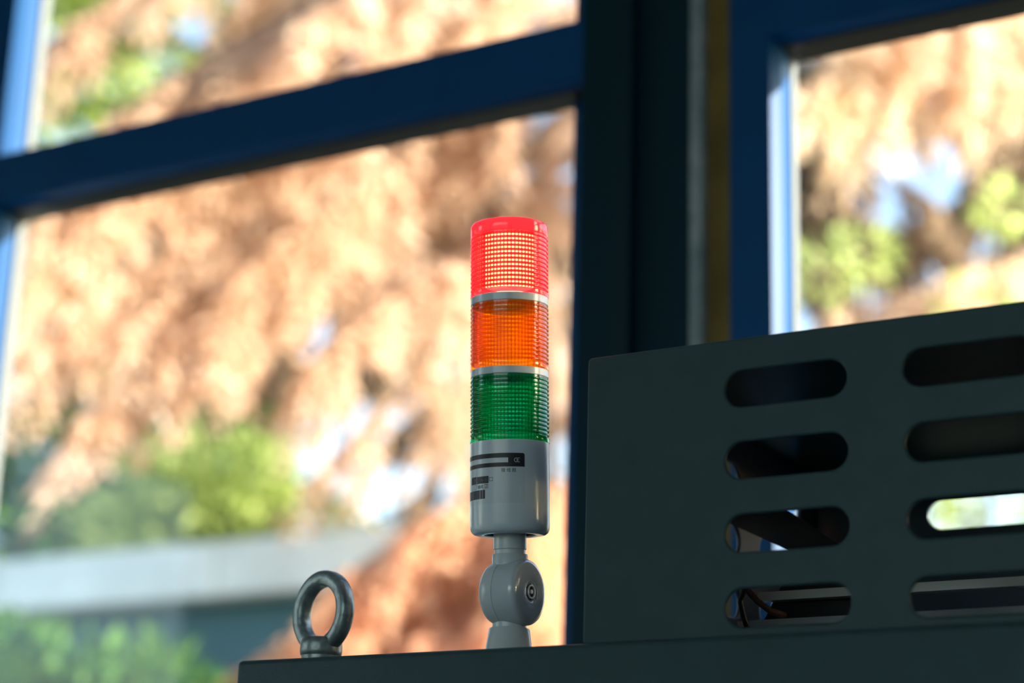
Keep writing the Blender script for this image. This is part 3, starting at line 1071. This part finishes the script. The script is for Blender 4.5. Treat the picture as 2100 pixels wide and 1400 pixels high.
tree('green_tree', 'light green tree at the upper left of the left window', 'tree',
     (-9.100, 7.694, -0.150), (-8.458, 6.729, 7.674), .12, [
    ((-8.705, 7.121, 6.117), (-6.095, 6.564, 5.618), .1, 1.1),
    ((-8.740, 7.196, 5.839), (-6.133, 6.645, 5.316), .1, 1.1),
    ((-8.771, 7.264, 5.589), (-6.331, 6.615, 5.055), .1, 1.1),
    ((-8.683, 7.076, 6.283), (-6.330, 6.327, 5.886), .1, 1.1),
    ((-8.754, 7.226, 5.728), (-6.595, 6.554, 4.769), .1, 1.0),
    ((-8.877, 7.490, 4.756), (-6.624, 6.786, 4.053), .1, 1.4),
    ((-8.845, 7.422, 5.006), (-6.400, 6.342, 4.318), .1, 1.1),
    ((-8.648, 7.001, 6.561), (-5.884, 6.625, 5.810), .1, 1.1),
    ((-8.719, 7.151, 6.006), (-6.339, 7.747, 6.001), .1, .6),
    ], 'leaf_lime', leaf=(.11,.045), nspray=36, nleaf=18, spray=.36, droop=.2)
tree('umber_conifer', 'brown and green conifer far behind the right window sky gap', 'tree',
     (-3.002, 13.046, -0.150), (-2.406, 11.770, 9.049), .16, [
    ((-2.664, 12.323, 7.008), (-3.695, 11.564, 5.980), .2, 1.2),
    ((-2.704, 12.408, 6.694), (-3.878, 11.508, 5.822), .2, 1.2),
    ((-2.652, 12.297, 7.102), (-3.524, 11.571, 6.259), .2, 1.1),
    ((-2.604, 12.195, 7.479), (-3.431, 11.521, 6.565), .2, 1.1),
    ((-2.724, 12.450, 6.537), (-3.515, 11.777, 5.684), .2, 1.2),
    ((-2.581, 12.144, 7.668), (-3.470, 11.382, 6.897), .2, 1.0),
    ((-2.736, 12.476, 6.443), (-4.216, 11.337, 5.720), .2, 1.0),
    ((-2.557, 12.093, 7.856), (-3.834, 11.265, 6.596), .25, .7),
    ], 'leaf_brown', leaf=(.15,.05), nspray=34, nleaf=18, spray=.42)
bush('sunlit_shrub', 'bright yellow-green shrub just above the pale wall coping', 'shrub', (-5.700, 6.870, -0.150), [
    ((-5.903, 6.718, 3.403), .20), ((-5.839, 6.794, 3.297), .22), ((-5.756, 6.882, 3.192), .26), ((-5.625, 6.922, 3.304), .24), ((-5.553, 6.928, 3.415), .16), ((-5.950, 6.766, 3.185), .2),
    ((-5.547, 7.021, 3.156), .26), ((-6.192, 6.644, 3.111), .22), ((-5.374, 7.132, 3.140), .2), ((-5.733, 6.940, 3.063), .3), ((-6.067, 6.749, 3.029), .28)], 'leaf_lime', leaf=(.13,.045), dens=700)
bush('dark_shrub', 'dark green shrub left of the bright one, above the coping', 'shrub', (-7.020, 7.109, -0.150), [
    ((-7.103, 7.019, 3.247), .26), ((-6.882, 7.127, 3.325), .24), ((-6.727, 7.260, 3.213), .24), ((-7.164, 6.917, 3.433), .2), ((-6.988, 7.121, 3.156), .3), ((-6.570, 7.272, 3.454), .16), ((-5.743, 7.823, 3.318), .14),
    ((-6.686, 7.381, 3.640), .34), ((-7.010, 7.187, 3.628), .30), ((-6.420, 7.523, 3.697), .34), ((-7.264, 7.019, 3.667), .26)], 'leaf_dark', leaf=(.13,.045))
bush('garden_shrub', 'mixed green shrub low in front of the garden wall', 'shrub', (-3.541, 3.821, -0.150), [
    ((-3.816, 3.825, 2.033), .16), ((-3.653, 3.831, 1.951), .2), ((-3.580, 3.966, 2.041), .13), ((-3.456, 3.953, 1.946), .18),
    ((-3.912, 3.854, 2.132), .1), ((-3.605, 3.880, 1.892), .2), ((-3.801, 3.755, 1.909), .2)], 'leaf_dark', leaf=(.075,.03), dens=1500)
bush('yellow_green_shrub', 'yellow-green shrub below the right window trees, above the hood', 'shrub', (-1.975, 5.555, -0.150), [
    ((-2.100, 5.263, 3.360), 0.09), ((-1.991, 5.309, 3.420), 0.08), ((-1.604, 5.495, 3.562), 0.07), ((-1.721, 5.534, 3.245), 0.11),
    ((-1.919, 5.609, 2.685), 0.16), ((-1.755, 5.712, 2.677), 0.16), ((-1.587, 5.807, 2.697), 0.16), ((-2.241, 5.426, 2.646), 0.16)], 'leaf_lime', leaf=(.08,.028), dens=1000)
bush('boundary_hedge', 'tall mixed hedge far behind the trees, glimpsed through the hood slots', 'hedge', (-1.0, 15.5, -.15), [
    ((-9.5 + i * 1.25, 15.2 + .5 * math.sin(i * 2.1), 1.0 + 2.0 * (i % 3) + .5 * math.sin(i * 1.7)), 1.25) for i in range(18)], 'leaf_tan', leaf=(.26, .10), dens=260)
